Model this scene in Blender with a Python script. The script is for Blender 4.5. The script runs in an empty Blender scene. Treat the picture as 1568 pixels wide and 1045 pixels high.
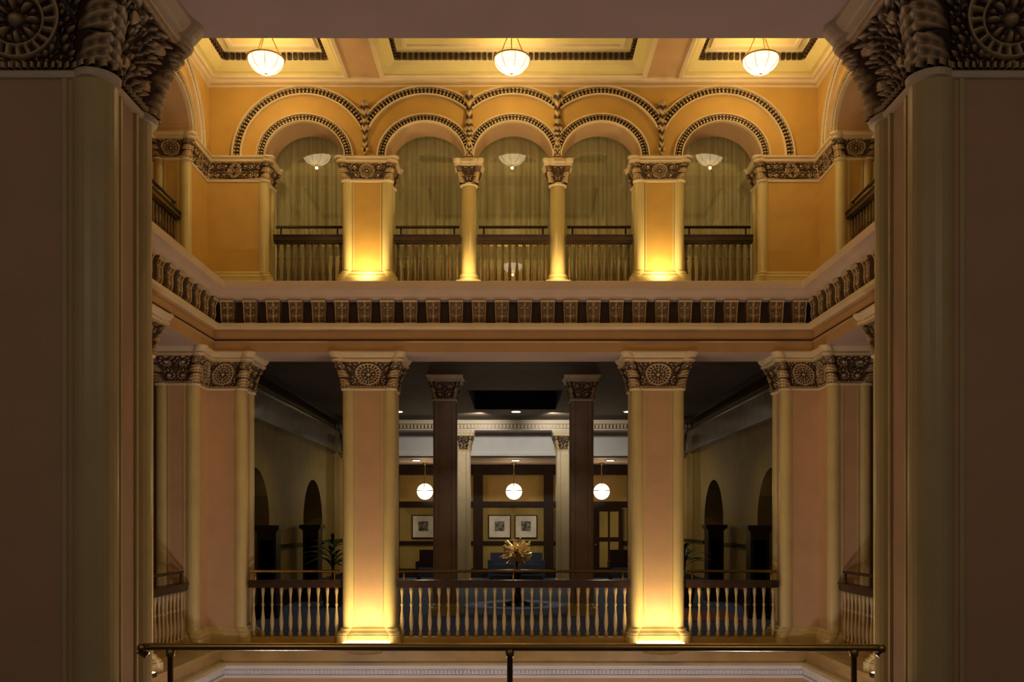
import bpy, math, random
from math import sin, cos, pi, hypot, atan2, sqrt, floor
from mathutils import Vector
random.seed(4)
SC = bpy.context.scene
COL = SC.collection
SC.view_settings.view_transform = 'Standard'
SC.view_settings.exposure = -0.35

# ------------------------------------------------------------------ materials
MATS = {}
def mat(name, col, rough=0.5, metal=0.0, var=0.12, vscale=3.0, bump=0.0, bscale=40.0, spec=0.5, col2=None):
    m = bpy.data.materials.new(name); m.use_nodes = True
    nt = m.node_tree; N = nt.nodes; L = nt.links
    b = N['Principled BSDF']
    tc = N.new('ShaderNodeTexCoord')
    no = N.new('ShaderNodeTexNoise'); no.inputs['Scale'].default_value = vscale; no.inputs['Detail'].default_value = 5
    L.new(tc.outputs['Object'], no.inputs['Vector'])
    mx = N.new('ShaderNodeMix'); mx.data_type = 'RGBA'
    c2 = col2 if col2 else tuple(c*(1-var*2) for c in col)
    mx.inputs[6].default_value = (*c2, 1); mx.inputs[7].default_value = (*col, 1)
    rm = N.new('ShaderNodeMapRange'); rm.inputs[1].default_value = .3; rm.inputs[2].default_value = .6
    L.new(no.outputs['Fac'], rm.inputs[0]); L.new(rm.outputs[0], mx.inputs[0])
    L.new(mx.outputs[2], b.inputs['Base Color'])
    b.inputs['Roughness'].default_value = rough; b.inputs['Metallic'].default_value = metal
    b.inputs['Specular IOR Level'].default_value = spec
    if bump > 0:
        n2 = N.new('ShaderNodeTexNoise'); n2.inputs['Scale'].default_value = bscale; n2.inputs['Detail'].default_value = 3
        L.new(tc.outputs['Object'], n2.inputs['Vector'])
        bp = N.new('ShaderNodeBump'); bp.inputs['Strength'].default_value = bump; bp.inputs['Distance'].default_value = 0.01
        L.new(n2.outputs['Fac'], bp.inputs['Height']); L.new(bp.outputs['Normal'], b.inputs['Normal'])
    MATS[name] = m; return m

mat('paint_orange', (0.59, 0.37, 0.10), 0.55, var=.06, bump=.1)
mat('paint_pink', (0.59, 0.39, 0.225), 0.6, var=.05, bump=.15)
mat('paint_beam', (0.54, 0.34, 0.16), 0.55, var=.05, bump=.1)
mat('paint_soffit', (0.5, 0.38, 0.35), 0.6, var=.04)
mat('ledge_paint', (0.68, 0.54, 0.44), 0.5, var=.04)
mat('colonnette_glaze', (0.62, 0.52, 0.25), 0.28, var=.05, bump=.08, bscale=25)
mat('cream', (0.76, 0.64, 0.44), 0.45, var=.05)
mat('white_plaster', (0.82, 0.83, 0.85), 0.5, var=.04)
mat('hall_frieze', (0.62, 0.52, 0.38), 0.5, var=.04)
mat('coffer_yellow', (0.68, 0.60, 0.28), 0.5, var=.04)
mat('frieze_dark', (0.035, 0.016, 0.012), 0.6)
mat('slab_gold', (0.48, 0.34, 0.12), 0.4)
mat('wood', (0.035, 0.016, 0.009), 0.3, vscale=12, var=.25)
mat('baluster_paint', (0.58, 0.45, 0.22), 0.45, var=.06)
mat('baluster_bronze', (0.13, 0.08, 0.03), 0.35, var=.06)
mat('brass', (0.55, 0.38, 0.13), 0.28, metal=1.0, var=.1)
mat('brass_bright', (0.98, 0.78, 0.42), 0.25, metal=.6, var=.05)
mat('bronze_dark', (0.08, 0.055, 0.03), 0.3, metal=.8)
mat('hall_wall', (0.42, 0.30, 0.075), 0.6, var=.06)
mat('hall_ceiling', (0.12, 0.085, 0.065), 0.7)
mat('hall_column', (0.42, 0.31, 0.23), 0.4)
mat('gloss_soffit', (0.34, 0.28, 0.20), 0.22)
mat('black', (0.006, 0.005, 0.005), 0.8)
mat('mat_board', (0.85, 0.82, 0.74), 0.7)
mat('print_ink', (0.05, 0.045, 0.04), 0.6, col2=(0.4, 0.38, 0.33), vscale=9)
mat('leaf', (0.05, 0.10, 0.03), 0.4)
mat('terracotta', (0.12, 0.06, 0.03), 0.6)
mat('seat_blue', (0.03, 0.045, 0.10), 0.8)
mat('marble', (0.55, 0.45, 0.32), 0.2)

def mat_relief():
    m = bpy.data.materials.new('gilded_relief_shaded'); m.use_nodes = True
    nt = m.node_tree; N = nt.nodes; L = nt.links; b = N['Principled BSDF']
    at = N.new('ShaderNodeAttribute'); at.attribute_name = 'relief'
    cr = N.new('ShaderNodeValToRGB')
    cr.color_ramp.elements[0].position = .2; cr.color_ramp.elements[0].color = (0.045, 0.022, 0.012, 1)  # shade of the recesses painted into base colour by relief height
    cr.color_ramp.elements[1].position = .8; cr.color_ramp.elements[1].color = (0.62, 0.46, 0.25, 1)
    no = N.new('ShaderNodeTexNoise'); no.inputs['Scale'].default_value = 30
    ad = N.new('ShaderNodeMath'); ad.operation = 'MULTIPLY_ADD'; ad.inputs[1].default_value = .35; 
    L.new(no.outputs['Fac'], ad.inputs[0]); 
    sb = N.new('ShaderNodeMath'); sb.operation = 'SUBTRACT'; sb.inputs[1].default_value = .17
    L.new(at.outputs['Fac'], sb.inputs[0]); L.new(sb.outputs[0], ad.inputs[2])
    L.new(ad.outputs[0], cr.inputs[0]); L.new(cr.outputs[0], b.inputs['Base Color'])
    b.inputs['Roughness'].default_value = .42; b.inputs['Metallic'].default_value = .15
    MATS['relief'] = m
mat_relief()

def mat_emit(name, col, s):
    m = bpy.data.materials.new(name); m.use_nodes = True
    b = m.node_tree.nodes['Principled BSDF']
    b.inputs['Base Color'].default_value = (*col, 1)
    b.inputs['Emission Color'].default_value = (*col, 1); b.inputs['Emission Strength'].default_value = s
    MATS[name] = m
mat_emit('lamp_glass', (1.0, 0.82, 0.50), 2.2)
mat_emit('globe_glass', (1.0, 0.84, 0.60), 2.6)
mat_emit('downlight_lens', (1.0, 0.85, 0.65), 8.0)
mat_emit('uplight_lens', (1.0, 0.74, 0.36), 7.0)

def mat_glass():
    m = bpy.data.materials.new('window_glass'); m.use_nodes = True
    nt = m.node_tree; N = nt.nodes; L = nt.links
    for n in list(N): N.remove(n)
    o = N.new('ShaderNodeOutputMaterial'); t = N.new('ShaderNodeBsdfTransparent'); g = N.new('ShaderNodeBsdfGlossy')
    g.inputs['Roughness'].default_value = 0.01
    mx = N.new('ShaderNodeMixShader'); mx.inputs[0].default_value = .20
    L.new(t.outputs[0], mx.inputs[1]); L.new(g.outputs[0], mx.inputs[2]); L.new(mx.outputs[0], o.inputs[0])
    MATS['glass'] = m
mat_glass()

def mat_curtain():
    m = mat('curtain', (0.58, 0.54, 0.30), 0.8, var=.08, vscale=2)
    nt=m.node_tree; N=nt.nodes; L=nt.links; b=N['Principled BSDF']
    t=N.new('ShaderNodeBsdfTranslucent'); t.inputs[0].default_value=(.55,.51,.28,1)
    mx=N.new('ShaderNodeMixShader'); mx.inputs[0].default_value=.28
    o=N['Material Output']
    L.new(b.outputs[0],mx.inputs[1]); L.new(t.outputs[0],mx.inputs[2]); L.new(mx.outputs[0],o.inputs[0])
mat_curtain()

def mat_carpet(name, c1, c2, c3, sc):
    m = bpy.data.materials.new(name); m.use_nodes = True
    nt = m.node_tree; N = nt.nodes; L = nt.links; b = N['Principled BSDF']
    tc = N.new('ShaderNodeTexCoord')
    vo = N.new('ShaderNodeTexVoronoi'); vo.inputs['Scale'].default_value = sc; vo.inputs['Randomness'].default_value = 0.15
    L.new(tc.outputs['Object'], vo.inputs['Vector'])
    cr = N.new('ShaderNodeValToRGB'); cr.color_ramp.interpolation = 'CONSTANT'
    e = cr.color_ramp.elements; e[0].position = 0; e[0].color = (*c3, 1); e[1].position = .16; e[1].color = (*c1, 1)
    x = e.new(.40); x.color = (*c2, 1); x = e.new(.47); x.color = (*c1, 1)
    L.new(vo.outputs['Distance'], cr.inputs[0]); L.new(cr.outputs[0], b.inputs['Base Color'])
    b.inputs['Roughness'].default_value = .95
    MATS[name] = m
mat_carpet('carpet_blue', (0.045, 0.12, 0.34), (0.16, 0.13, 0.09), (0.14, 0.06, 0.05), 2.2)
mat_carpet('carpet_red', (0.25, 0.05, 0.03), (0.4, 0.28, 0.1), (0.05, 0.07, 0.15), 5)

# ------------------------------------------------------------------ mesh builder
class MB:
    def __init__(s): s.v=[]; s.f=[]; s.m=[]; s.s=[]; s.r=[]; s.ml=[]
    def mi(s, name):
        if name not in s.ml: s.ml.append(name)
        return s.ml.index(name)
    def add(s, vs, fs, m, smooth=False, rel=None):
        o=len(s.v); s.v.extend(vs); s.r.extend(rel if rel else [0.0]*len(vs))
        k=s.mi(m) if isinstance(m,str) else None
        for i,f in enumerate(fs):
            s.f.append(tuple(a+o for a in f)); s.m.append(k if k is not None else s.mi(m[i])); s.s.append(smooth)
    def box(s, x0,x1,y0,y1,z0,z1,m):
        s.add([(x0,y0,z0),(x1,y0,z0),(x1,y1,z0),(x0,y1,z0),(x0,y0,z1),(x1,y0,z1),(x1,y1,z1),(x0,y1,z1)],
              [(0,3,2,1),(4,5,6,7),(0,1,5,4),(1,2,6,5),(2,3,7,6),(3,0,4,7)],m)
    def obox(s, c, ax, ay, az, m):
        c=Vector(c);ax=Vector(ax);ay=Vector(ay);az=Vector(az);vs=[]
        for k in(-1,1):
            for a,b in((-1,-1),(1,-1),(1,1),(-1,1)): vs.append(tuple(c+ax*a+ay*b+az*k))
        s.add(vs,[(0,3,2,1),(4,5,6,7),(0,1,5,4),(1,2,6,5),(2,3,7,6),(3,0,4,7)],m)
    def lathe(s, cx,cy,z0,prof,m,n=20,smooth=True,sx=1,sy=1):
        vs=[];fs=[];k=len(prof)
        for r,z in prof:
            for i in range(n):
                a=2*pi*i/n; vs.append((cx+r*sx*cos(a),cy+r*sy*sin(a),z0+z))
        for j in range(k-1):
            for i in range(n): fs.append((j*n+i,j*n+(i+1)%n,(j+1)*n+(i+1)%n,(j+1)*n+i))
        fs.append(tuple(range(n-1,-1,-1))); fs.append(tuple((k-1)*n+i for i in range(n)))
        s.add(vs,fs,m,smooth)
    def tube(s, pts, r, m, n=10, cap=True):
        pts=[Vector(p) for p in pts];vs=[];fs=[]
        up=Vector((0,0,1))
        for i,p in enumerate(pts):
            d=(pts[min(i+1,len(pts)-1)]-pts[max(i-1,0)]).normalized()
            u=up if abs(d.z)<.9 else Vector((1,0,0))
            a=d.cross(u).normalized(); b=a.cross(d)
            rr=r[i] if isinstance(r,(list,tuple)) else r
            for k in range(n):
                t=2*pi*k/n; vs.append(tuple(p+a*rr*cos(t)+b*rr*sin(t)))
        for i in range(len(pts)-1):
            for k in range(n): fs.append((i*n+k,i*n+(k+1)%n,(i+1)*n+(k+1)%n,(i+1)*n+k))
        if cap: fs.append(tuple(range(n))); fs.append(tuple((len(pts)-1)*n+k for k in range(n)))
        s.add(vs,fs,m,True)
    def sphere(s,c,r,m,n=12,k=8,sc=(1,1,1),rel=None,t0=0,t1=pi):
        vs=[];fs=[]
        for j in range(k+1):
            t=t0+(t1-t0)*j/k
            for i in range(n):
                a=2*pi*i/n; vs.append((c[0]+r*sc[0]*sin(t)*cos(a),c[1]+r*sc[1]*sin(t)*sin(a),c[2]+r*sc[2]*cos(t)))
        for j in range(k):
            for i in range(n): fs.append((j*n+i,j*n+(i+1)%n,(j+1)*n+(i+1)%n,(j+1)*n+i))
        s.add(vs,fs,m,True,[rel]*len(vs) if rel is not None else None)
    def mesh(s,name):
        me=bpy.data.meshes.new(name); me.from_pydata(s.v,[],s.f)
        for n in s.ml: me.materials.append(MATS[n])
        me.polygons.foreach_set('material_index',s.m); me.polygons.foreach_set('use_smooth',s.s)
        at=me.attributes.new('relief','FLOAT','POINT'); at.data.foreach_set('value',s.r)
        me.update(); return me
    def build(s,name,loc=(0,0,0),parent=None):
        ob=bpy.data.objects.new(name,s.mesh(name)); COL.objects.link(ob); ob.location=loc
        if parent: ob.parent=parent
        return ob
def inst(name,me,loc=(0,0,0),rz=0,sc=(1,1,1)):
    ob=bpy.data.objects.new(name,me); COL.objects.link(ob); ob.location=loc; ob.rotation_euler=(0,0,rz); ob.scale=sc; return ob

# ------------------------------------------------------------------ piers with corner colonnettes
def perim(poly, colo, r, e, ne, na):
    n=len(poly); out=[]; info=[]
    for i in range(n):
        C=Vector(poly[i]); P=Vector(poly[i-1]); Q=Vector(poly[(i+1)%n])
        di=(C-P).normalized(); do=(Q-C).normalized()
        ni=Vector((di.y,-di.x)); no=Vector((do.y,-do.x)); m=ni+no
        if colo[i]:
            ce=C-r*m; phi=math.acos((r-e)/r); a0=atan2(ni.y,ni.x)-phi; sw=pi/2+2*phi
            pts=[(ce+Vector((cos(a0+sw*k/na),sin(a0+sw*k/na)))*r, k/na) for k in range(na+1)]
        else: pts=[(C-e*m,0.5)]
        info.append((pts,m))
    for i in range(n):
        pts,m=info[i]
        for p,a in pts: out.append((p,m,'c',a,0.0,1.0))
        npts,nm=info[(i+1)%n]; A=pts[-1][0]; B=npts[0][0]; Lh=(B-A).length
        for k in range(1,ne+1):
            t=k/(ne+1); out.append((A.lerp(B,t), m.lerp(nm,t),'e',t,(t-.5)*Lh,Lh))
    return out
def scroll(x,y,cx,cy,R,sg):
    dx=(x-cx)*sg; dy=y-cy; r=hypot(dx,dy)
    if r>R: return 0.0
    th=atan2(dy,dx); q=r/R
    v=max(0,cos(2*pi*r/(R*.62)-th)*.5+.5)**1.8
    ser=.62+.38*cos(th*9+q*5)
    if q<.2: return 1.0
    return v*ser*(1-q**8)
def relief_face(s,t,Lh,H):
    R=.41*H; r=hypot(s,t-.5*H)
    if t<.07*H: return .55+.4*cos(2*pi*s/(.07*H))
    if t>.94*H: return .7
    if r<R and Lh>.8*H:
        q=r/R; th=atan2(t-.5*H,s)
        v=max(math.exp(-((q-.92)/.055)**2),math.exp(-((q-.62)/.04)**2)*.8,math.exp(-(q/.15)**2))
        if .18<q<.58: v=max(v,max(0,cos(8*th))**.7*.9*sin(pi*(q-.18)/.4), max(0,-cos(8*th))**2*.7*math.exp(-((q-.45)/.08)**2))
        if .66<q<.88: v=max(v,(.5+.5*cos(20*th+ (6 if q>.77 else 0)))*.75)
        return v
    x=abs(s)-(R if Lh>.8*H else 0); c=.40*H
    i=floor(x/c); row=1 if t>.5*H else 0
    sg=1 if (i+row)%2 else -1
    v=scroll(x,t,(i+.5)*c,(.27+.46*row)*H,.235*H,sg)
    if v>.02: return v
    f=max(0,sin(2*pi*s/(.10*H)+3*sin(t*9/H))*sin(2*pi*t/(.11*H)+s*9/H))*.8
    return f
def relief_corner(a,t,H):
    w=abs(a-.5)*2; q=t/H
    if q<.07: return .55+.4*cos(a*40)
    if q>.94: return .7
    tier=(q*2.6)%1.0
    edge=(1-tier)**.5
    lobe=(.5+.5*cos(2*pi*(q*9)+w*7))
    leaf=max(0,1-(w/(.25+.75*edge))**4)
    rib=math.exp(-((w)/.09)**2); vein=.5+.5*cos(w*22)
    v=max(rib*.9,leaf*(.35+.45*lobe+.2*vein))
    if tier>.93: v=.05
    if q>.64: v=max(v*.45,scroll(w*.28,q-.79,.10,.0,.15,1))
    return v
def loft(mb, per, prof, mt, mc=None, rel=None, smooth=False, cap=False):
    n=len(per); vs=[]; rl=[]
    for (z,off,*q) in prof:
        for (p,m,k,a,s_,Lh) in per:
            o=off; h=0
            if rel:
                t,H,amp=q
                h=relief_face(s_,t,Lh,H) if k=='e' else relief_corner(a,t,H)
                o+=h*amp
            vs.append((p.x+m.x*o,p.y+m.y*o,z)); rl.append(h)
    fs=[];ms=[]
    for j in range(len(prof)-1):
        for i in range(n):
            k=(i+1)%n; fs.append((j*n+i,j*n+k,(j+1)*n+k,(j+1)*n+i))
            c=(per[i][2]=='c' and per[k][2]=='c')
            ms.append((mc if c else mt) if mc else mt)
    if cap:
        fs.append(tuple((len(prof)-1)*n+i for i in range(n))); ms.append(mt)
        fs.append(tuple(range(n-1,-1,-1))); ms.append(mt)
    mb.add(vs,fs,ms,smooth,rl)
def pier(poly,colo,z0,zc,z1,r=.1,e=.035,res=1,mp='paint_pink',mc='colonnette_glaze',flare=.15,base=.24,amp=.03):
    """full pier: base, shaft, relief capital from zc to z1"""
    mb=MB()
    per=perim(poly,colo,r,e,3,12)
    b=base
    loft(mb,per,[(z0,.09),(z0+.5*b,.09),(z0+.52*b,.07),(z0+.62*b,.075),(z0+.7*b,.055),(z0+.8*b,.03),(z0+.86*b,.035),(z0+.95*b,.015),(z0+b,.0)],'colonnette_glaze',cap=True)
    loft(mb,per,[(z0+b,0),(zc,0)],mp,mc,smooth=False)
    n=len(poly)
    for i in range(n):
        if not(colo[i] and colo[(i+1)%n]): continue
        A=Vector(poly[i]);B_=Vector(poly[(i+1)%n]);d=(B_-A).normalized();nn=Vector((d.y,-d.x)); L=(B_-A).length
        if L<.45: continue
        for u in(2*r-.005,L-2*r-.015):
            p=A+d*(u+.01)-nn*(e-.004)
            mb.obox((p.x,p.y,(z0+b+zc)/2),(d.x*.010,d.y*.010,0),(nn.x*.008,nn.y*.008,0),(0,0,(zc-z0-b)/2),mc)
    H=z1-zc
    loft(mb,per,[(zc-.03,.0),(zc-.025,.018),(zc,.024),(zc+.012,.010)],'cream')
    hb=H*.74; za=zc+.012
    per2=perim(poly,colo,r,e,int(44*res),int(14*res)); rows=int(34*res)
    prof=[]
    for j in range(rows+1):
        t=j/rows; off=.0+flare*(t**1.8)*.75
        prof.append((za+hb*t,off,hb*t,hb,amp))
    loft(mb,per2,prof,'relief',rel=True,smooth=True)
    zt=za+hb
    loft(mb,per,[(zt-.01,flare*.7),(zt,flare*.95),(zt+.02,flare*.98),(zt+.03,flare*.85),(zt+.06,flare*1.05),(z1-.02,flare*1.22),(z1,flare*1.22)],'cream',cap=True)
    return mb
def rect(hx,hy): return [(-hx,-hy),(hx,-hy),(hx,hy),(-hx,hy)]

# lower pillars
pm_hi=pier(rect(.41,.295),[1]*4,0,3.88,4.44,res=2.8,amp=.040,flare=.16).mesh('pillar_near')
pm=pier(rect(.41,.28),[1]*4,0,3.90,4.44,res=1.4).mesh('pillar')
for x in(-2.23,2.23): inst('pillar',pm_hi,(x,4.395,0))
for x in(-2.22,2.22): inst('pillar',pm,(x,14.28,0))
ps=pier(rect(.28,.41),[1]*4,0,3.90,4.44,res=1).mesh('pillar_side')
for x in(-4.70,4.70):
    for y in(10.9,7.78): inst('pillar',ps,(x,y,0))
def mirror(p): return [(-x,y) for x,y in reversed(p)]
cl=[(-5.3,13.48),(-4.66,13.48),(-4.66,14.0),(-4.11,14.0),(-4.11,14.6),(-5.3,14.6)]
cf=[1,1,0,1,1,0]
pier(cl,cf,0,3.90,4.44,res=1.2).build('corner_pier')
pier(mirror(cl),list(reversed(cf)),0,3.90,4.44,res=1.2).build('corner_pier')
# near corner piers
nl=[(-5.3,4.1),(-4.11,4.1),(-4.11,4.7),(-4.66,4.7),(-4.66,5.2),(-5.3,5.2)]
nf=[0,1,1,0,1,1]
pier(nl,nf,0,3.90,4.44).build('corner_pier')
pier(mirror(nl),list(reversed(nf)),0,3.90,4.44).build('corner_pier')

# upper pillars and columns
ZU=5.46; ZS=7.44
pu=pier(rect(.385,.24),[1]*4,ZU,7.10,ZS,r=.085,flare=.09,base=.26,mp='paint_orange',amp=.022).mesh('upper_pillar')
def slim():
    mb=MB()
    mb.box(-.19,.19,-.19,.19,ZU,ZU+.12,'colonnette_glaze')
    mb.lathe(0,0,ZU+.12,[(.18,0),(.185,.03),(.165,.05),(.15,.06),(.16,.09),(.135,.12),(.125,.15),(.115,1.48)],'colonnette_glaze',24)
    mb.lathe(0,0,7.06,[(.115,0),(.14,.01),(.14,.035),(.12,.05)],'cream',24)
    per=perim(rect(.135,.135),[1]*4,.06,.02,14,8); prof=[]
    for j in range(29):
        t=j/28; prof.append((7.09+.26*t,.0+.06*t**1.6,.26*t,.26,.022))
    loft(mb,per,prof,'relief',rel=True,smooth=True)
    p2=perim(rect(.135,.135),[1]*4,.06,.02,2,6)
    loft(mb,p2,[(7.34,.06),(7.35,.085),(7.37,.08),(7.40,.10),(ZS,.105)],'cream',cap=True)
    return mb
sm=slim().mesh('slim_column')
for yy in(14.25,4.45):
    for x in(-2.245,2.245): inst('upper_pillar',pu,(x,yy,0))
    for x in(-.69,.69): inst('column',sm,(x,yy,0))
for sx in(-1,1):
    for y in(11.75,10.15,8.55,6.95): inst('column',sm,(sx*4.92,y,0))
ul=[(-5.2,13.15),(-4.66,13.15),(-4.66,14.0),(-3.76,14.0),(-3.76,14.5),(-5.2,14.5)]
pier(ul,cf,ZU,7.10,ZS,r=.085,flare=.09,mp='paint_orange').build('upper_corner_pier')
pier(mirror(ul),list(reversed(cf)),ZU,7.10,ZS,r=.085,flare=.09,mp='paint_orange').build('upper_corner_pier')
ul2=[(-5.2,4.2),(-3.76,4.2),(-3.76,4.7),(-4.66,4.7),(-4.66,5.55),(-5.2,5.55)]
pier(ul2,nf,ZU,7.10,ZS,r=.085,flare=.09,mp='paint_orange').build('upper_corner_pier')
pier(mirror(ul2),list(reversed(nf)),ZU,7.10,ZS,r=.085,flare=.09,mp='paint_orange').build('upper_corner_pier')

# ------------------------------------------------------------------ arch walls
def arch_wall(mb,mp,u0,u1,z0,z1,holes,th,m,mr,zb=None):
    """holes: (uc, half, rise, zspring, zbottom)"""
    def q(pts,mm): mb.add([mp(*p) for p in pts],[(0,1,2,3)],mm)
    cur=u0
    for (uc,h,ri,zs,zbt) in sorted(holes):
        for d in(0,th): q([(cur,z0,d),(uc-h,z0,d),(uc-h,z1,d),(cur,z1,d)],m)
        N=28
        for k in range(N):
            a=pi-pi*k/N; b=pi-pi*(k+1)/N
            ua,za=uc+h*cos(a),zs+ri*sin(a); ub,zb_=uc+h*cos(b),zs+ri*sin(b)
            for d in(0,th): q([(ua,za,d),(ub,zb_,d),(ub,z1,d),(ua,z1,d)],m)
            q([(ua,za,0),(ub,zb_,0),(ub,zb_,th),(ua,za,th)],mr)
        for uu in(uc-h,uc+h):
            if zs>zbt: q([(uu,zbt,0),(uu,zs,0),(uu,zs,th),(uu,zbt,th)],mr)
        cur=uc+h
    for d in(0,th): q([(cur,z0,d),(u1,z0,d),(u1,z1,d),(cur,z1,d)],m)
    if z0>1:
        cur=u0
        for (uc,h,ri,zs,zbt) in sorted(holes)+[(u1+1,1,0,0,0)]:
            q([(cur,z0,0),(min(uc-h,u1),z0,0),(min(uc-h,u1),z0,th),(cur,z0,th)],m); cur=uc+h
def arch_ring(mb,mp,uc,zc,a0,b0,a1,b1,ul,ur,pitch,m2='frieze_dark'):
    am=(a0+a1)/2
    def th(u):
        c=max(-1,min(1,(u-uc)/am)); return math.acos(c)
    t0=th(ur); t1=th(ul); N=44
    prof=[(0,-.01),(0,.05),(.06,.07),(.13,.065),(.16,.03),(.16,.015),(.82,.015),(.82,.045),(.88,.075),(.96,.07),(1,.03),(1,-.01)]
    vs=[];fs=[];ms=[]
    for i in range(N+1):
        t=t0+(t1-t0)*i/N
        for k,p in prof:
            vs.append(mp(uc+(a0+(a1-a0)*k)*cos(t),zc+(b0+(b1-b0)*k)*sin(t),-p))
    n=len(prof)
    for i in range(N):
        for j in range(n-1):
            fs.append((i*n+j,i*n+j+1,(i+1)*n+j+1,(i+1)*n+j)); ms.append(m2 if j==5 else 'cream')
    mb.add(vs,fs,ms)
    L=(t1-t0)*am; c=max(4,int(L/pitch)); W=(a1-a0)
    for i in range(c):
        t=t0+(t1-t0)*(i+.5)/c
        for kk,hw,hp in((.37,.17,.27),(.68,.075,.40)):
            w=W*hw
            u=uc+(a0+(a1-a0)*kk)*cos(t); z=zc+(b0+(b1-b0)*kk)*sin(t)
            er=(cos(t)*w,sin(t)*w); et=(-sin(t)*pitch*hp,cos(t)*pitch*hp)
            P=[]
            for d,s_ in((-.012,1),(-.05,.6)):
                for a,b in((-1,-1),(1,-1),(1,1),(-1,1)):
                    P.append(mp(u+(er[0]*a+et[0]*b)*s_,z+(er[1]*a+et[1]*b)*s_,d))
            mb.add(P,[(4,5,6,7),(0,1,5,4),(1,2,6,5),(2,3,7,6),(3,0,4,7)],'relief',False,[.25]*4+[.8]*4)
def bracket(mb,mp,u,ztop,zbot,w):
    """hanging scroll ornament between archivolts"""
    H=ztop-zbot
    rows=26;vs=[];rl=[];cols=10
    for j in range(rows+1):
        t=j/rows; ww=w*(.35+.65*(1-t)**.8)*(1+.18*cos(t*16)); pr=.05+.10*(1-t)**1.2+.02*cos(t*16)
        for i in range(cols+1):
            a=pi*i/cols; h=.45+.5*cos(t*38+abs(a-pi/2)*3)
            vs.append(mp(u-ww*cos(a),ztop-t*H,-pr*sin(a)-.012*h));rl.append(h)
    fs=[(j*(cols+1)+i,j*(cols+1)+i+1,(j+1)*(cols+1)+i+1,(j+1)*(cols+1)+i) for j in range(rows) for i in range(cols)]
    mb.add(vs,fs,'relief',True,rl)
    c=mp(u,ztop+.03,-.10); mb.sphere(c,w*1.05,'relief',12,8,rel=.6)
    for sg in(-1,1):
        c=mp(u+sg*w*.9,ztop-.06,-.08); mb.sphere(c,w*.55,'relief',10,6,rel=.7)
        c=mp(u+sg*w*.6,zbot+.12*H,-.06); mb.sphere(c,w*.4,'relief',10,6,rel=.7)
        c=mp(u+sg*w*.8,zbot+.55*H,-.06); mb.sphere(c,w*.35,'relief',10,6,rel=.7)

def facade(y,d,name):
    mp=lambda u,z,dep:(u,y+d*dep,z)
    mb=MB()
    bays=[-3.19,-1.345,0,1.345,3.19]
    arch_wall(mb,mp,-5.2,5.2,ZS,9.0,[(b,.60,.53,ZS,ZS) for b in bays],.5,'paint_orange','paint_pink')
    ob=mb.build(name)
    tb=MB()
    meets=[-4.4,-2.2675,-.6725,.6725,2.2675,4.4]
    for i,b in enumerate(bays):
        arch_ring(tb,mp,b,ZS,.60,.53,.745,.655,-99,99,.052)
        arch_ring(tb,mp,b,ZS,.965,.94,1.12,1.08,meets[i],meets[i+1],.058)
    for u,zt in((-2.2675,8.20),(2.2675,8.20),(-.6725,8.36),(.6725,8.36)):
        bracket(tb,mp,u,zt-.02,ZS+ (.02 if abs(u)>1 else .0),.06)
        if abs(u)<1: bracket(tb,mp,u,7.9,ZS,.055)
    return ob,tb
ob,tb=facade(14.0,1,'wall_back_upper')
tb.build('trim_1')
ob,tb=facade(4.7,-1,'wall_front_upper')
for sx,nm in((-1,'left'),(1,'right')):
    mp=(lambda sx: lambda u,z,dep:(sx*(4.66+dep),u,z))(sx)
    mb=MB(); bays=[12.55,10.95,9.35,7.75,6.15]
    arch_wall(mb,mp,4.2,14.5,ZS,9.0,[(b,.60,.53,ZS,ZS) for b in bays],.54,'paint_orange','paint_pink')
    mb.build('wall_%s_upper'%nm)
    tb=MB(); meets=[13.68,11.75,10.15,8.55,6.95,5.0]
    for i,b in enumerate(bays):
        arch_ring(tb,mp,b,ZS,.60,.53,.745,.655,-99,99,.052)
        arch_ring(tb,mp,b,ZS,.965,.94,1.12,1.08,meets[i+1],meets[i],.058)
    for u in meets[1:-1]: bracket(tb,mp,u,8.28,ZS+.02,.055)
    tb.build('trim_2' if sx<0 else 'trim_3')

# ------------------------------------------------------------------ rings around the atrium
HX,Y0,Y1=4.66,4.70,14.0
def ring(mb,prof,mats,hx=HX,y0=Y0,y1=Y1,smooth=False):
    vs=[]
    for o,z in prof: vs+= [(-(hx-o),y0+o,z),(hx-o,y0+o,z),(hx-o,y1-o,z),(-(hx-o),y1-o,z)]
    fs=[];ms=[]
    for j in range(len(prof)-1):
        for i in range(4):
            k=(i+1)%4; fs.append((j*4+i,j*4+k,(j+1)*4+k,(j+1)*4+i)); ms.append(mats[j] if isinstance(mats,list) else mats)
    mb.add(vs,fs,ms)
mb=MB()
pf=[(-.75,4.75),(-.75,4.44),(.10,4.44),(.10,4.58),(.13,4.60),(.13,4.625),(.11,4.63),(.11,4.755),(.16,4.77),(.21,4.80),(.21,4.855),(.08,4.86),(.08,5.20),(.20,5.21),(.22,5.25),(.26,5.28),(.30,5.335),(.345,5.34),(.345,5.45),(.33,5.46),(-.54,5.46)]
B='paint_beam';C='cream';F='frieze_dark';LG='ledge_paint'
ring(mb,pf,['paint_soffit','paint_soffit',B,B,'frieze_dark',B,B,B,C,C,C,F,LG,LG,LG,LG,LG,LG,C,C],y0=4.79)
mb.build('trim_4')
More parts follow.
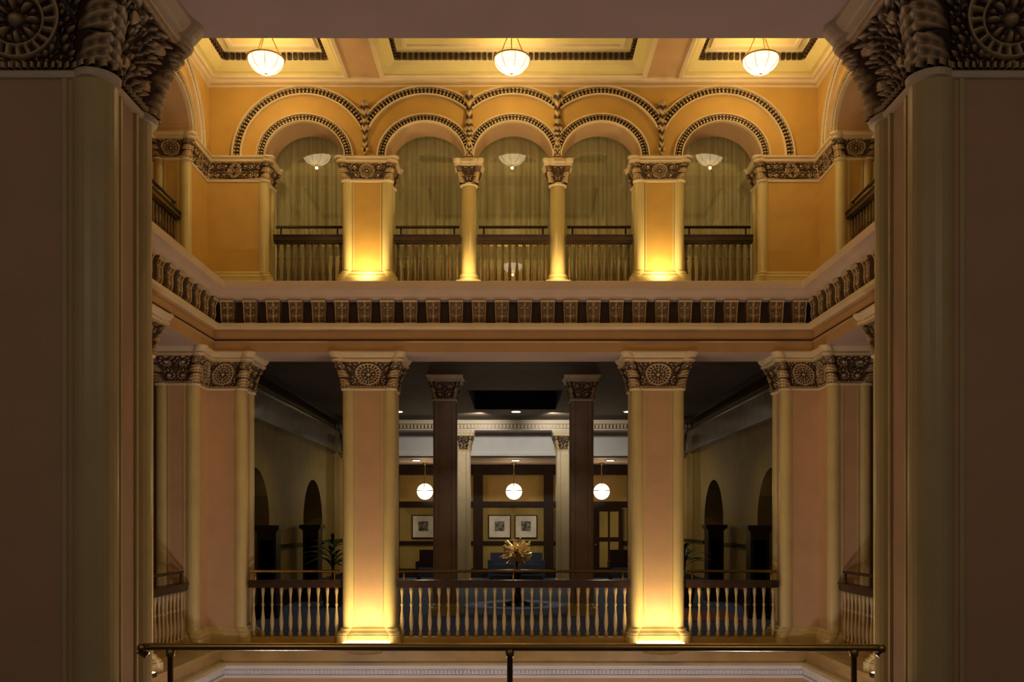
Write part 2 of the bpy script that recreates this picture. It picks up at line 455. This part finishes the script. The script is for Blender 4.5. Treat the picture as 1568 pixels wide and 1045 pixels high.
# consoles in frieze
def console(mb,cu,mp,w=.110,z0=4.865,z1=5.2,base=-.08):
    rows,cols=20,12;vs=[];rl=[]
    H=z1-z0
    for j in range(rows+1):
        t=j/rows; pr=.05+.075*(t**1.3)+.018*sin(t*pi*2)
        for i in range(cols+1):
            a=i/cols*2-1; x=a*w*(.86+.14*t)
            if abs(a)>.84 or t>.94 or t<.05: h=1.0
            else:
                x2=abs(a)*w
                h=max(.30,math.exp(-(a/.12)**2)*.8, scroll(x2,t*H,.046,.70*H,.055,1), scroll(x2,t*H,.045,.33*H,.05,-1))
            vs.append(mp(cu+x,z0+t*H,base-pr-h*.018)); rl.append(h)
    n=cols+1
    fs=[(j*n+i,j*n+i+1,(j+1)*n+i+1,(j+1)*n+i) for j in range(rows) for i in range(cols)]
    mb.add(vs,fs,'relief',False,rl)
    for sgn in(0,cols):
        vv=[];ff=[]
        for j in range(rows+1):
            vv.append(vs[j*n+sgn]); t=j/rows; a=(sgn/cols)*2-1
            vv.append(mp(cu+a*w*(.86+.14*t),z0+t*H,base))
        ff=[(2*j,2*j+1,2*j+3,2*j+2) for j in range(rows)]
        mb.add(vv,ff,'relief',False,[.35]*len(vv))
    vv=[mp(cu-w*.86,z0,base),mp(cu+w*.86,z0,base),mp(cu+w*.86,z0,base-.05),mp(cu-w*.86,z0,base-.05)]
    mb.add(vv,[(0,1,2,3)],'relief',False,[.3]*4)
fb=MB()
mp=lambda u,z,d:(u,Y1+d,z)
for i in range(26): console(fb,(i-12.5)*.346,mp)
mp=lambda u,z,d:(u,4.79-d,z)
for i in range(26): console(fb,(i-12.5)*.346,mp)
for sx in(-1,1):
    mp=(lambda sx: lambda u,z,d:(sx*(HX+d),u,z))(sx)
    for i in range(26): console(fb,9.35+(i-12.5)*.346,mp)
fb.build('trim_5')
# floor slab / lower cornice
mb=MB()
pf=[(-.8,.0),(.36,.0),(.36,-.06),(.30,-.08),(.27,-.09),(.27,-.25),(.33,-.26),(.38,-.29),(.38,-.34),(.33,-.35),(.30,-.355),(.30,-.43),(.34,-.44),(.34,-.48),(.1,-.50),(.1,-.9),(.1,-5.0)]
S='slab_gold';W='white_plaster'
ring(mb,pf,['marble',S,S,S,S,W,W,W,W,W,W,W,W,W,'paint_pink','paint_pink'])
for i in range(150):
    u=-4.3+8.6*i/149
    mb.box(u-.018,u+.018,Y1-.33,Y1-.29,-.42,-.365,W)
for sx in(-1,1):
    for i in range(150):
        u=5.05+8.6*i/149
        mb.box(min(sx*4.33,sx*4.37),max(sx*4.33,sx*4.37),u-.018,u+.018,-.42,-.365,W)
mb.build('trim_6')
# ceiling cornice
mb=MB()
ring(mb,[(0,8.50),(.03,8.51),(.03,8.53),(.015,8.54),(.015,8.56),(.05,8.57),(.07,8.60),(.09,8.605),(.09,8.64),(.02,8.66)],[C,C,C,B,C,C,C,C,C])
mb.build('trim_7')

# ------------------------------------------------------------------ atrium ceiling with coffers
mb=MB(); ZC=8.63
xs=[(-4.6,-2.51),(-2.03,2.03),(2.51,4.6)]
ys=[(11.3,13.92),(8.05,10.72),(4.8,7.47)]
for a,b in((-5.3,-4.6),(-2.51,-2.03),(2.03,2.51),(4.6,5.3)): mb.box(a,b,4.1,14.6,ZC,ZC+.4,'paint_pink')
for a,b in((4.1,4.8),(7.47,8.05),(10.72,11.3),(13.92,14.6)):
    for x0,x1 in xs: mb.box(x0,x1,a,b,ZC,ZC+.4,'paint_pink')
for (x0,x1) in xs:
    for (y0,y1) in ys:
        def rr(i,z): return [(x0+i,y0+i,z),(x1-i,y0+i,z),(x1-i,y1-i,z),(x0+i,y1-i,z)]
        lv=[(0,ZC-.0),(0,ZC-.025),(.05,ZC-.03),(.07,ZC-.01),(.07,ZC+.02),(.12,ZC+.03),(.20,ZC+.09),(.24,ZC+.125),(.25,ZC+.13),(.25,ZC+.23),(.30,ZC+.24),(.30,ZC+.26),(.44,ZC+.26)]
        vs=[];fs=[];ms=[]
        mm=['cream','cream','cream','coffer_yellow','coffer_yellow','coffer_yellow','coffer_yellow','cream','coffer_yellow','cream','cream','coffer_yellow']
        for i,z in lv: vs+=rr(i,z)
        for j in range(len(lv)-1):
            for i in range(4):
                k=(i+1)%4; fs.append((j*4+i,j*4+k,(j+1)*4+k,(j+1)*4+i)); ms.append(mm[j])
        o=(len(lv)-1)*4; fs.append((o,o+1,o+2,o+3)); ms.append('coffer_yellow')
        mb.add(vs,fs,ms)
        zz=ZC+.26
        for (a,b,c,d) in((x0+.40,x1-.40,y1-.46,y1-.40),(x0+.40,x1-.40,y0+.40,y0+.46),(x0+.40,x0+.46,y0+.46,y1-.46),(x1-.46,x1-.40,y0+.46,y1-.46)):
            mb.box(a,b,c,d,zz-.03,zz,'cream')
        nx=int((x1-x0-.5)/.085)
        for i in range(nx):
            u=x0+.28+(x1-x0-.56)*(i+.5)/nx
            mb.box(u-.026,u+.026,y1-.30,y1-.25,ZC+.13,ZC+.22,'wood'); mb.box(u-.026,u+.026,y0+.25,y0+.30,ZC+.13,ZC+.22,'wood')
        ny=int((y1-y0-.5)/.085)
        for i in range(ny):
            u=y0+.28+(y1-y0-.56)*(i+.5)/ny
            mb.box(x0+.25,x0+.30,u-.026,u+.026,ZC+.13,ZC+.22,'wood'); mb.box(x1-.30,x1-.25,u-.026,u+.026,ZC+.13,ZC+.22,'wood')
mb.build('ceiling')

# ------------------------------------------------------------------ lights helpers
def spot(name,loc,tgt,p,col,ang=70,blend=.8,rad=.05,parent=None):
    l=bpy.data.lights.new(name,'SPOT'); l.energy=p; l.color=col; l.spot_size=math.radians(ang); l.spot_blend=blend; l.shadow_soft_size=rad
    o=bpy.data.objects.new(name,l); COL.objects.link(o); o.location=loc
    o.rotation_euler=(Vector(tgt)-Vector(loc)).to_track_quat('-Z','Y').to_euler()
    return o
def point(name,loc,p,col,rad=.1):
    l=bpy.data.lights.new(name,'POINT'); l.energy=p; l.color=col; l.shadow_soft_size=rad
    o=bpy.data.objects.new(name,l); COL.objects.link(o); o.location=loc; return o
WARM=(1.0,.75,.38); WARM2=(1.0,.68,.27)

# pendants
def pendant_mesh():
    mb=MB(); r=.25
    vs=[];fs=[];n=28;k=12
    for j in range(k+1):
        t=pi/2+(pi/2)*j/k
        for i in range(n):
            a=2*pi*i/n; vs.append((r*sin(t)*cos(a),r*sin(t)*sin(a),r*.82*cos(t)))
    for j in range(k):
        for i in range(n): fs.append((j*n+i,j*n+(i+1)%n,(j+1)*n+(i+1)%n,(j+1)*n+i))
    mb.add(vs,fs,'lamp_glass',True)
    mb.tube([( (r+.004)*cos(a*pi/16),(r+.004)*sin(a*pi/16),0) for a in range(33)],.012,'brass',8,False)
    for i in range(8):
        a=2*pi*i/8+.2
        mb.tube([((r+.002)*sin(t)*cos(a),(r+.002)*sin(t)*sin(a),(r+.002)*.82*cos(t)) for t in [pi/2+(pi/2)*q/8 for q in range(9)]],.004,'brass',5)
    mb.sphere((0,0,-.215),.022,'brass',10,6)
    for i in range(3):
        a=2*pi*i/3+.5
        mb.tube([(r*cos(a),r*sin(a),0),(.03*cos(a),.03*sin(a),.42)],.009,'brass',6)
    mb.lathe(0,0,.38,[(.02,0),(.05,.02),(.05,.05),(.02,.07),(.02,.09),(.09,.10),(.09,.115)],'brass',16)
    return mb.mesh('added_pendant')
pme=pendant_mesh()
for y in(12.9,5.9):
    for x in(-3.49,-.02,3.49):
        inst('added_pendant',pme,(x,y,8.39))
        point('added_fill_bulb',(x,y,8.30),34,WARM,.08)
        point('pendant_downglow',(x,y,8.14),38 if y>10 else 58,WARM2,.02)

# uplight fixtures
def up_mesh():
    mb=MB(); mb.lathe(0,0,0,[(.075,0),(.08,.01),(.08,.05),(.06,.052)],'bronze_dark',16)
    mb.lathe(0,0,.048,[(.058,0),(.058,.008)],'uplight_lens',16,False); return mb.mesh('uplight')
um=up_mesh()
p=MB(); p.lathe(0,0,-.06,[(.26,-.06),(.34,0),(.38,.02),(.39,.05),(.38,.07)],'slab_gold',32); p.lathe(0,0,.008,[(.36,0),(.36,.02),(.34,.03)],'uplight_lens',32)
pdm=p.mesh('uplight_pad')
for x in(-2.22,2.22):
    inst('uplight_pad',pdm,(x,13.80,0))
    for dx in(-.2,.2): spot('uplight_beam',(x+dx,13.69,.09),(x+dx*.8,14.0,.75),50,WARM2,120,1,.10)
    spot('uplight_beam',(x,4.90,.10),(x,4.66,2.6),30,WARM2,80,1,.05)
for x in(-2.245,2.245,-.69,.69):
    inst('uplight',um,(x,13.78,ZU-.05))
    spot('uplight_beam',(x,13.74,ZU+.06),(x,14.0,ZU+.55),72 if abs(x)>1 else 58,WARM2,140,1,.10)
for sx in(-1,1):
    for y in(10.9,7.78):
        inst('uplight',um,(sx*4.33,y,.0)); spot('uplight_beam',(sx*4.32,y,.1),(sx*4.42,y,2.5),60,WARM2,80,1,.05)
    spot('uplight_beam',(sx*4.5,11.75,ZU+.08),(sx*4.75,11.75,ZU+1.3),25,WARM2,110,1,.04); inst('uplight',um,(sx*4.5,11.75,ZU))

# ------------------------------------------------------------------ balustrades
BAL=[(.030,0),(.030,.09),(.018,.11),(.022,.14),(.033,.26),(.031,.36),(.018,.52),(.014,.60),(.024,.625),(.024,.65),(.014,.675),(.017,.80),(.028,.90),(.028,1.0)]
def balustrade(A,B_,z0,zr,pitch,rail=None,inward=(0,-1),scale=1,curb=.08,mb_='baluster_paint'):
    mb=MB(); A=Vector((*A,0));B_=Vector((*B_,0)); d=(B_-A); L=d.length; d.normalize(); nrm=Vector((inward[0],inward[1],0))
    mid=(A+B_)/2
    def bar(za,zb,w,m): mb.obox(mid+Vector((0,0,(za+zb)/2)),d*L/2,nrm*w,Vector((0,0,(zb-za)/2)),m)
    bar(z0,z0+curb,.08,'slab_gold')
    zt=zr-.10
    n=max(2,int(round(L/pitch)))
    for i in range(n):
        p=A+d*L*(i+.5)/n; h=zt-(z0+curb)
        mb.lathe(p.x,p.y,z0+curb,[(r*scale,z*h) for r,z in BAL],mb_,8)
    bar(zt-.015,zt+.01,.055,'wood'); bar(zt+.01,zr-.02,.075,'wood'); bar(zr-.02,zr,.09,'wood')
    if rail:
        zz,off,m=rail
        o=nrm*off
        a=A+o+d*.02; b=B_+o-d*.02
        mb.tube([tuple(a+Vector((0,0,zz))),tuple(b+Vector((0,0,zz)))],.022,m,10)
        k=max(1,int(L/1.6))
        for i in range(k+1):
            p=a+d*(.08+(L-.2)*i/k)
            mb.tube([tuple(p+Vector((0,0,zr-.03))),tuple(p+Vector((0,0,zz)))],.013,m,8)
    return mb.build('balustrade')
for a,b in((-4.08,-2.66),(-1.79,1.79),(2.66,4.08)):
    balustrade((a,14.12),(b,14.12),0,.955,.142,(1.09,0,'brass'))
for a,b in((-3.72,-2.64),(-1.85,-.82),(-.56,.56),(.82,1.85),(2.64,3.72)):
    balustrade((a,14.25),(b,14.25),ZU,6.31,.112,(6.45,0,'bronze_dark'),scale=.85,curb=.06,mb_='baluster_bronze')
for sx in(-1,1):
    for a,b in((13.46,11.33),(10.48,8.21),(7.35,5.2)):
        balustrade((sx*4.86,a),(sx*4.86,b),0,.955,.142,(1.12,0,'bronze_dark'),inward=(-sx,0))
    for c in(12.55,10.95,9.35,7.75,6.15):
        balustrade((sx*4.86,c+.6),(sx*4.86,c-.6),ZU,6.31,.112,(6.45,0,'bronze_dark'),inward=(-sx,0),scale=.85,curb=.06,mb_='baluster_bronze')
balustrade((-1.79,4.38),(1.79,4.38),0,.955,.142,None)

# foreground brass handrail
mb=MB()
mb.tube([(-1.60,4.0,1.265),(-1.635,4.0,1.285),(-1.625,4.0,1.305),(-1.58,4.0,1.305),(1.58,4.0,1.30),(1.605,4.0,1.30),(1.615,4.0,1.285),(1.59,4.0,1.265)],.0165,'brass',14)
mb.sphere((-1.625,4.0,1.300),.021,'brass',12,8); mb.sphere((1.61,4.0,1.297),.021,'brass',12,8)
for x in(-1.50,-.015,1.49):
    mb.tube([(x,4.0,0),(x,4.0,1.30)],.0125,'bronze_dark',12)
    mb.lathe(x,4.0,1.255,[(.0125,0),(.02,.012),(.02,.03),(.016,.04)],'brass',14)
    mb.lathe(x,4.0,0,[(.05,0),(.05,.015),(.02,.03)],'brass',16)
mb.build('brass_handrail')

# ------------------------------------------------------------------ windows + curtains
for i,b in enumerate([-3.19,-1.345,0,1.345,3.19]):
    w=MB(); h=.655; y=14.56
    w.add([(b-h,y,ZU),(b+h,y,ZU),(b+h,y,8.15),(b-h,y,8.15)],[(0,1,2,3)],'glass')
    for x in(b-h,b+h-.03): w.box(x,x+.03,y-.02,y+.02,ZU,8.15,'wood')
    w.box(b-h,b+h,y-.02,y+.02,ZU,ZU+.06,'wood'); w.box(b-h,b+h,y-.02,y+.02,8.12,8.16,'wood')
    w.build('window_%d'%(i+1))
    c=MB(); vs=[];nx=180;nz=8; random.seed(i+3)
    ph=[random.uniform(0,6) for _ in range(4)]
    for k in range(nz+1):
        z=ZU+.04+2.68*k/nz
        for j in range(nx+1):
            x=b-h+2*h*j/nx
            w_=sin(x*34+ph[0]+2.0*sin(x*5+ph[1]))
            f=(abs(w_)**.6*(1 if w_>0 else -1))*.065+sin(x*15+ph[2])*.04
            vs.append((x,14.83+f*(1-.25*k/nz),z))
    c.add(vs,[(k*(nx+1)+j,k*(nx+1)+j+1,(k+1)*(nx+1)+j+1,(k+1)*(nx+1)+j) for k in range(nz) for j in range(nx)],'curtain',True)
    c.tube([(b-h,14.83,8.17),(b+h,14.83,8.17)],.015,'bronze_dark')
    c.build('curtain')
def simple_box(name,*a): 
    m=MB(); m.box(*a); return m.build(name)
simple_box('floor_upper_back',-6.2,6.2,14.5,17.2,5.36,5.455,'wood')
simple_box('wall_back_outer',-6.3,6.3,17.2,17.35,5.46,9.05,'coffer_yellow')
for x in(-3.6,-1.2,1.2,3.6): point('curtain_fill_light',(x,16.3,7.2),24,(1,.82,.52),.25)  # unseen fill lights added behind the curtains to make them glow
for sx,nm in((-1,'left'),(1,'right')):
    a,b=sorted((sx*6.2,sx*6.35)); simple_box('wall_%s_outer'%nm,a,b,4.0,17.2,5.46,9.05,'paint_orange')
    a,b=sorted((sx*5.2,sx*6.2)); simple_box('floor_upper_%s'%nm,a,b,4.0,14.5,5.36,5.455,'wood')
    simple_box('ceiling_upper_%s'%nm,a,b,4.0,14.5,8.9,9.0,'paint_orange')
simple_box('ceiling_upper_back',-6.2,6.2,14.6,17.2,8.9,9.0,'paint_orange')
simple_box('ceiling_atrium_deck',-5.3,5.3,4.1,14.6,9.04,9.1,'paint_pink')

# ------------------------------------------------------------------ lower storey: floors
simple_box('floor',-9,9,14.4,31,-.1,.0,'carpet_blue')
for sx,nm in((-1,'left'),(1,'right')):
    a,b=sorted((sx*4.8,sx*9)); simple_box('floor_gallery_%s'%nm,a,b,1.0,14.4,-.1,-.002,'carpet_blue')
    a,b=sorted((sx*7.2,sx*7.35)); simple_box('wall_gallery_%s'%nm,a,b,1.0,14.8,0,4.75,'hall_wall')
    a,b=sorted((sx*5.35,sx*7.2)); simple_box('ceiling_gallery_%s'%nm,a,b,3.9,14.7,4.75,4.85,'paint_soffit')
simple_box('floor_gallery_front',-4.8,4.8,-2,4.4,-.1,.0,'carpet_blue')
simple_box('floor_atrium',-5,5,4,15,-5.1,-5.0,'marble')
# hall
simple_box('wall_return_left',-7.3,-5.1,14.62,14.8,0,4.75,'hall_wall')
simple_box('wall_return_right',5.1,7.3,14.62,14.8,0,4.75,'hall_wall')
ZH=4.75
mb=MB()
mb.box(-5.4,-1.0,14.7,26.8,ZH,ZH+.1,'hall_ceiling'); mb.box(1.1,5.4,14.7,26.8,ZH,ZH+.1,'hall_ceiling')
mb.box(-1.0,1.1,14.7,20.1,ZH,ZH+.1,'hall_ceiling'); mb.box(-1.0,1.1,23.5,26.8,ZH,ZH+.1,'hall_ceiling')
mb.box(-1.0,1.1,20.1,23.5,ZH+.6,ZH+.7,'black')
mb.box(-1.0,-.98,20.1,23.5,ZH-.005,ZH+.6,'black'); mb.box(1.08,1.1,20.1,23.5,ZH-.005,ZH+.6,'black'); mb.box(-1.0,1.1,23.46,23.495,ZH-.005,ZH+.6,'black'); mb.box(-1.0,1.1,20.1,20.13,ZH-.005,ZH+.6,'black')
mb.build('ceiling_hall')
for sx,nm in((-1,'left'),(1,'right')):
    mp=(lambda sx: lambda u,z,dep:(sx*(5.1+dep),u,z))(sx)
    mb=MB()
    arch_wall(mb,mp,14.8,30.6,0,ZH,[(18.05,1.05,1.08,1.85,0),(23.3,1.1,1.08,1.85,0),(28.3,.9,.9,1.85,0)],.5,'hall_wall','hall_wall')
    for u0,u1 in((14.8,17.0),(19.1,22.2),(24.4,27.4),(29.2,30.5)):
        a,b=sorted((sx*5.1,sx*5.06)); mb.box(a,b,u0,u1,1.28,1.36,'wood'); mb.box(a,b,u0,u1,0,.35,'wood')
    mb.build('wall_hall_%s'%nm)
    mb=MB()
    a,b=sorted((sx*5.1,sx*4.94)); mb.box(a,b,14.8,26.2,3.87,4.42,'gloss_soffit')
    a,b=sorted((sx*5.1,sx*4.90)); mb.box(a,b,14.8,26.2,4.42,4.47,'wood'); mb.box(a,b,14.8,26.2,3.84,3.88,'gloss_soffit')
    a,b=sorted((sx*5.1,sx*4.75)); mb.box(a,b,14.8,26.2,4.62,4.75,'wood')
    for k in range(5):
        z=4.0+.05*k; a,b=sorted((sx*4.94,sx*4.93)); mb.box(a,b,24.4,25.2,z,z+.025,'wood')
    mb.build('trim_8' if sx<0 else 'trim_9')
    a,b=sorted((sx*6.9,sx*7.0)); simple_box('wall_alcove_%s'%nm,a,b,14.8,30.6,0,3.6,'hall_wall')
    for y in(17.75,21.55):
        m=MB(); x=sx*4.74
        m.box(x-.22,x+.22,y-.22,y+.22,0,.25,'wood'); m.box(x-.18,x+.18,y-.18,y+.18,.25,1.66,'wood')
        for s2 in(-1,1): m.box(x-.12,x+.12,y-.19,y-.18,.35,1.5,'wood')
        m.box(x-.21,x+.21,y-.21,y+.21,1.66,1.70,'wood'); m.box(x-.25,x+.25,y-.25,y+.25,1.70,1.79,'wood')
        m.build('wooden_newel_post')
# hall cross beam / frieze
mb=MB()
mb.box(-5.1,5.1,26.0,26.6,4.46,4.75,'hall_column'); mb.box(-5.1,5.1,25.92,26.0,4.64,4.75,'hall_frieze'); mb.box(-5.1,5.1,25.95,26.0,4.46,4.50,'hall_frieze')
for i in range(100):
    u=-5.0+10*i/99
    mb.box(u-.032,u+.032,25.95,26.0,4.52,4.62,'hall_frieze')
mb.build('trim_10')
simple_box('wall_hall_transom',-5.1,5.1,26.9,27.05,3.80,4.75,'white_plaster')
simple_box('trim_11',-5.1,5.1,26.84,26.9,3.80,3.88,'white_plaster')
simple_box('ceiling_back_room',-5.1,5.1,27.05,30.6,3.76,3.86,'paint_soffit')
pm2=pier(rect(.23,.23),[1]*4,0,4.28,4.75,r=.06,e=.02,res=.7,mp='hall_column',mc='hall_column',flare=.12).mesh('hall_pillar')
for x in(-1.36,1.36): inst('hall_pillar',pm2,(x,18.3,0))
pm3=pier(rect(.2,.2),[1]*4,0,3.90,4.46,r=.075,e=.03,res=.7,mp='cream',mc='cream',flare=.12).mesh('hall_column')
for x in(-1.43,1.43,-4.6,4.6): inst('hall_column',pm3,(x,26.3,0))
# back wall
mb=MB(); YB=30.5
mb.box(-5.2,5.2,YB,YB+.15,0,3.8,'hall_wall')
mb.box(-5.1,5.1,YB-.03,YB,2.5,3.45,'paint_orange')
mb.box(-5.1,5.1,YB-.12,YB,3.42,3.78,'wood'); mb.box(-5.1,5.1,YB-.08,YB,2.36,2.54,'wood')
for x in(-1.17,1.17,-3.95,3.95): mb.box(x-.16,x+.16,YB-.16,YB,0,3.78,'wood')
mb.box(-5.1,5.1,YB-.06,YB,1.10,1.22,'wood'); mb.box(-5.1,5.1,YB-.05,YB,0,.3,'wood')
mb.build('wall_hall_back')
def picture(x,z,w,h):
    m=MB(); y=YB
    m.box(x-w,x+w,y-.05,y-.005,z-h,z+h,'wood'); m.box(x-w+.035,x+w-.035,y-.056,y-.045,z-h+.035,z+h-.035,'mat_board')
    m.box(x-w*.42,x+w*.42,y-.060,y-.05,z-h*.38,z+h*.45,'print_ink'); m.build('framed_picture')
for x in(-.46,.42,-3.0): picture(x,1.70,.38,.39)
m=MB(); YD=YB-.17
m.box(1.4,3.6,YD-.06,YD,0,2.36,'wood')
for x in(1.6,2.2,2.85,3.2):
    for z in(.35,1.35): m.box(x,x+.28,YD-.065,YD-.055,z,z+.85,'hall_wall')
for x in(2.58,2.72): m.sphere((x,YD-.10,1.1),.03,'brass')
m.build('door_1')
# globe pendants
g=MB(); g.sphere((0,0,0),.26,'globe_glass',24,16)
g.tube([(.265*cos(a*pi/16),.265*sin(a*pi/16),.03) for a in range(33)],.012,'bronze_dark',8,False)
for i in range(3):
    a=2*pi*i/3+.5; g.tube([(.26*cos(a),.26*sin(a),.03),(.02*cos(a),.02*sin(a),.55)],.012,'brass',6)
g.lathe(0,0,.5,[(.02,0),(.03,.04),(.015,.06),(.015,.36),(.08,.40),(.08,.43)],'brass',14)
gm=g.mesh('globe_pendant')
for x in(-2.83,.02,2.83):
    inst('globe_pendant',gm,(x,29.3,2.83+.0)); point('globe_bulb',(x,28.95,2.83),30,WARM,.1)
# downlights
d=MB(); d.lathe(0,0,-.035,[(.11,0),(.12,.015)],'downlight_lens',20,False); d.lathe(0,0,-.025,[(.12,0),(.16,.005),(.16,.025)],'white_plaster',20)
dm=d.mesh('recessed_downlight')
for x in(-3.0,.07,3.0):
    inst('recessed_downlight',dm,(x,23.8,ZH)); spot('downlight_beam',(x,23.8,ZH-.06),(x,24.6,0),55,(1,.74,.38),150,.6,.06)
    inst('recessed_downlight',dm,(x*.99,28.0,3.76)); spot('downlight_beam',(x,28.0,3.70),(x,28.4,0),26,(1,.76,.45),130,.6,.06)
for x in(-3.4,3.4):
    spot('downlight_beam',(x*.9,19.0,ZH-.06),(x*1.05,17.6,0),80,(1,.80,.52),110,.8,.06)
    inst('recessed_downlight',dm,(x*.9,19.0,ZH))
spot('sculpture_fill_beam',(.08,20.3,4.72),(.08,20.5,1.0),300,(1,.80,.5),30,.5,.05)  # both spots added to brighten the sculpture, no fixture modelled
spot('sculpture_fill_beam',(.08,18.9,4.72),(.08,20.5,1.1),260,(1,.80,.5),18,.5,.05)
for x in(-.6,.7): spot('transom_fill_beam',(x*1.4,24.1,4.66),(x*3.2,26.9,4.10),150,(1,.90,.74),110,.8,.08)  # wash added to brighten the transom, no fixture modelled

# gold sculpture on table
m=MB(); random.seed(11)
cx,cy,cz=.08,20.5,1.14
for i in range(64):
    v=Vector((random.gauss(0,1),random.gauss(0,1),random.gauss(0,.75))).normalized()
    w=v.cross(Vector((random.random(),random.random(),random.random()))).normalized()
    o=w*random.uniform(-.12,.12); L=random.uniform(.20,.38)
    q=v.cross(w)
    m.obox(Vector((cx,cy,cz+.02))+o+v*random.uniform(-.06,.06),v*L,w*.024,q*.012,'brass_bright')
m.lathe(cx,cy,.765,[(.10,0),(.10,.02),(.03,.04),(.03,.2)],'bronze_dark',16)
m.build('gold_sculpture')
m=MB(); m.lathe(cx,cy,0,[(.30,0),(.30,.05),(.12,.10),(.08,.25),(.10,.40),(.07,.6),(.14,.70),(.58,.715),(.60,.73),(.60,.755),(.58,.765)],'wood',32); m.build('round_table')
def sofa(x,y,w):
    m=MB()
    m.box(x-w,x+w,y-.35,y+.35,.12,.42,'seat_blue'); m.box(x-w,x+w,y+.22,y+.40,.42,.85,'seat_blue')
    for s in(-1,1):
        m.box(x+s*w-.07,x+s*w+.07,y-.36,y+.40,.1,.62,'seat_blue')
        for q in(-.3,.3): m.box(x+s*(w-.03)-.03,x+s*(w-.03)+.03,y+q-.03,y+q+.03,0,.12,'wood')
    for s in(-.5,.5): m.box(x+s*w-w*.44,x+s*w+w*.44,y-.34,y+.2,.42,.50,'seat_blue')
    m.build('sofa')
sofa(.1,29.6,.85)
def armchair(x,y):
    m=MB(); m.box(x-.34,x+.34,y-.32,y+.32,.2,.45,'seat_blue'); m.box(x-.34,x+.34,y+.22,y+.36,.45,1.0,'wood')
    for s in(-1,1):
        m.box(x+s*.36-.04,x+s*.36+.04,y-.32,y+.32,.45,.66,'wood')
        for q in(-.28,.28): m.box(x+s*.34-.03,x+s*.34+.03,y+q-.03,y+q+.03,0,.45,'wood')
    m.build('armchair')
armchair(-2.55,27.9); armchair(3.3,27.9)
simple_box('rug',2.9,4.4,17.0,18.9,0,.012,'carpet_red')
def palm(x,y,s=1.0):
    m=MB(); m.lathe(x,y,0,[(.16,0),(.2,.03),(.26,.4),(.28,.42),(.28,.46),(.24,.46)],'terracotta',20)
    random.seed(int(abs(x*10))+int(y))
    for i in range(6):
        m.tube([(x,y,.42),(x+random.uniform(-.05,.05),y+random.uniform(-.05,.05),1.0*s)],[.02,.012],'terracotta',6)
    for i in range(34):
        a=random.uniform(0,2*pi); L=random.uniform(.4,.75)*s; z0=random.uniform(.7,1.2)*s; el=random.uniform(.5,1.3)
        pts=[]
        for k in range(7):
            t=k/6; rr=L*t*cos(el*(1-.4*t)); pts.append(Vector((x+rr*cos(a),y+rr*sin(a),z0+L*(t*sin(el)-.55*t*t))))
        sd=Vector((-sin(a),cos(a),0)); vs=[]
        for k,p in enumerate(pts):
            w=.035*sin(pi*(k+.3)/6.6)+.004; vs+=[tuple(p-sd*w-Vector((0,0,w*.4))),tuple(p),tuple(p+sd*w-Vector((0,0,w*.4)))]
        fs=[]
        for k in range(6): fs+=[(3*k,3*k+1,3*k+4,3*k+3),(3*k+1,3*k+2,3*k+5,3*k+4)]
        m.add(vs,fs,'leaf',True)
    m.build('potted_palm')
palm(-3.95,20.0,1.15); palm(3.72,20.0,1.05)

# camera-side gallery pendants (added unseen behind the viewpoint to light the near pillars) and lower lobby lamps
for x in(-2.2,2.2):
    inst('added_pendant',pme,(x,-.5,4.28)); point('added_fill_bulb',(x,-.5,3.95),38,(1,.75,.56),.2)
simple_box('ceiling_gallery_front',-9,9,-2,3.95,4.75,4.85,'paint_soffit')
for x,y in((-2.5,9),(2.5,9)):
    inst('added_pendant',pme,(x,y,-2.0)); point('added_fill_bulb',(x,y,-1.75),175,(1,.89,.90),.2)

# ------------------------------------------------------------------ world, camera
w=bpy.data.worlds.new('world'); SC.world=w; w.use_nodes=True
w.node_tree.nodes['Background'].inputs[0].default_value=(.52,.42,.38,1); w.node_tree.nodes['Background'].inputs[1].default_value=.09
cam=bpy.data.cameras.new('camera'); co=bpy.data.objects.new('camera',cam); COL.objects.link(co); SC.camera=co
co.location=(0,0,1.85); co.rotation_euler=(pi/2,0,0)
cam.sensor_width=36; cam.lens=36*1400/1568; cam.shift_y=.177; cam.shift_x=-.0013; cam.clip_start=.05
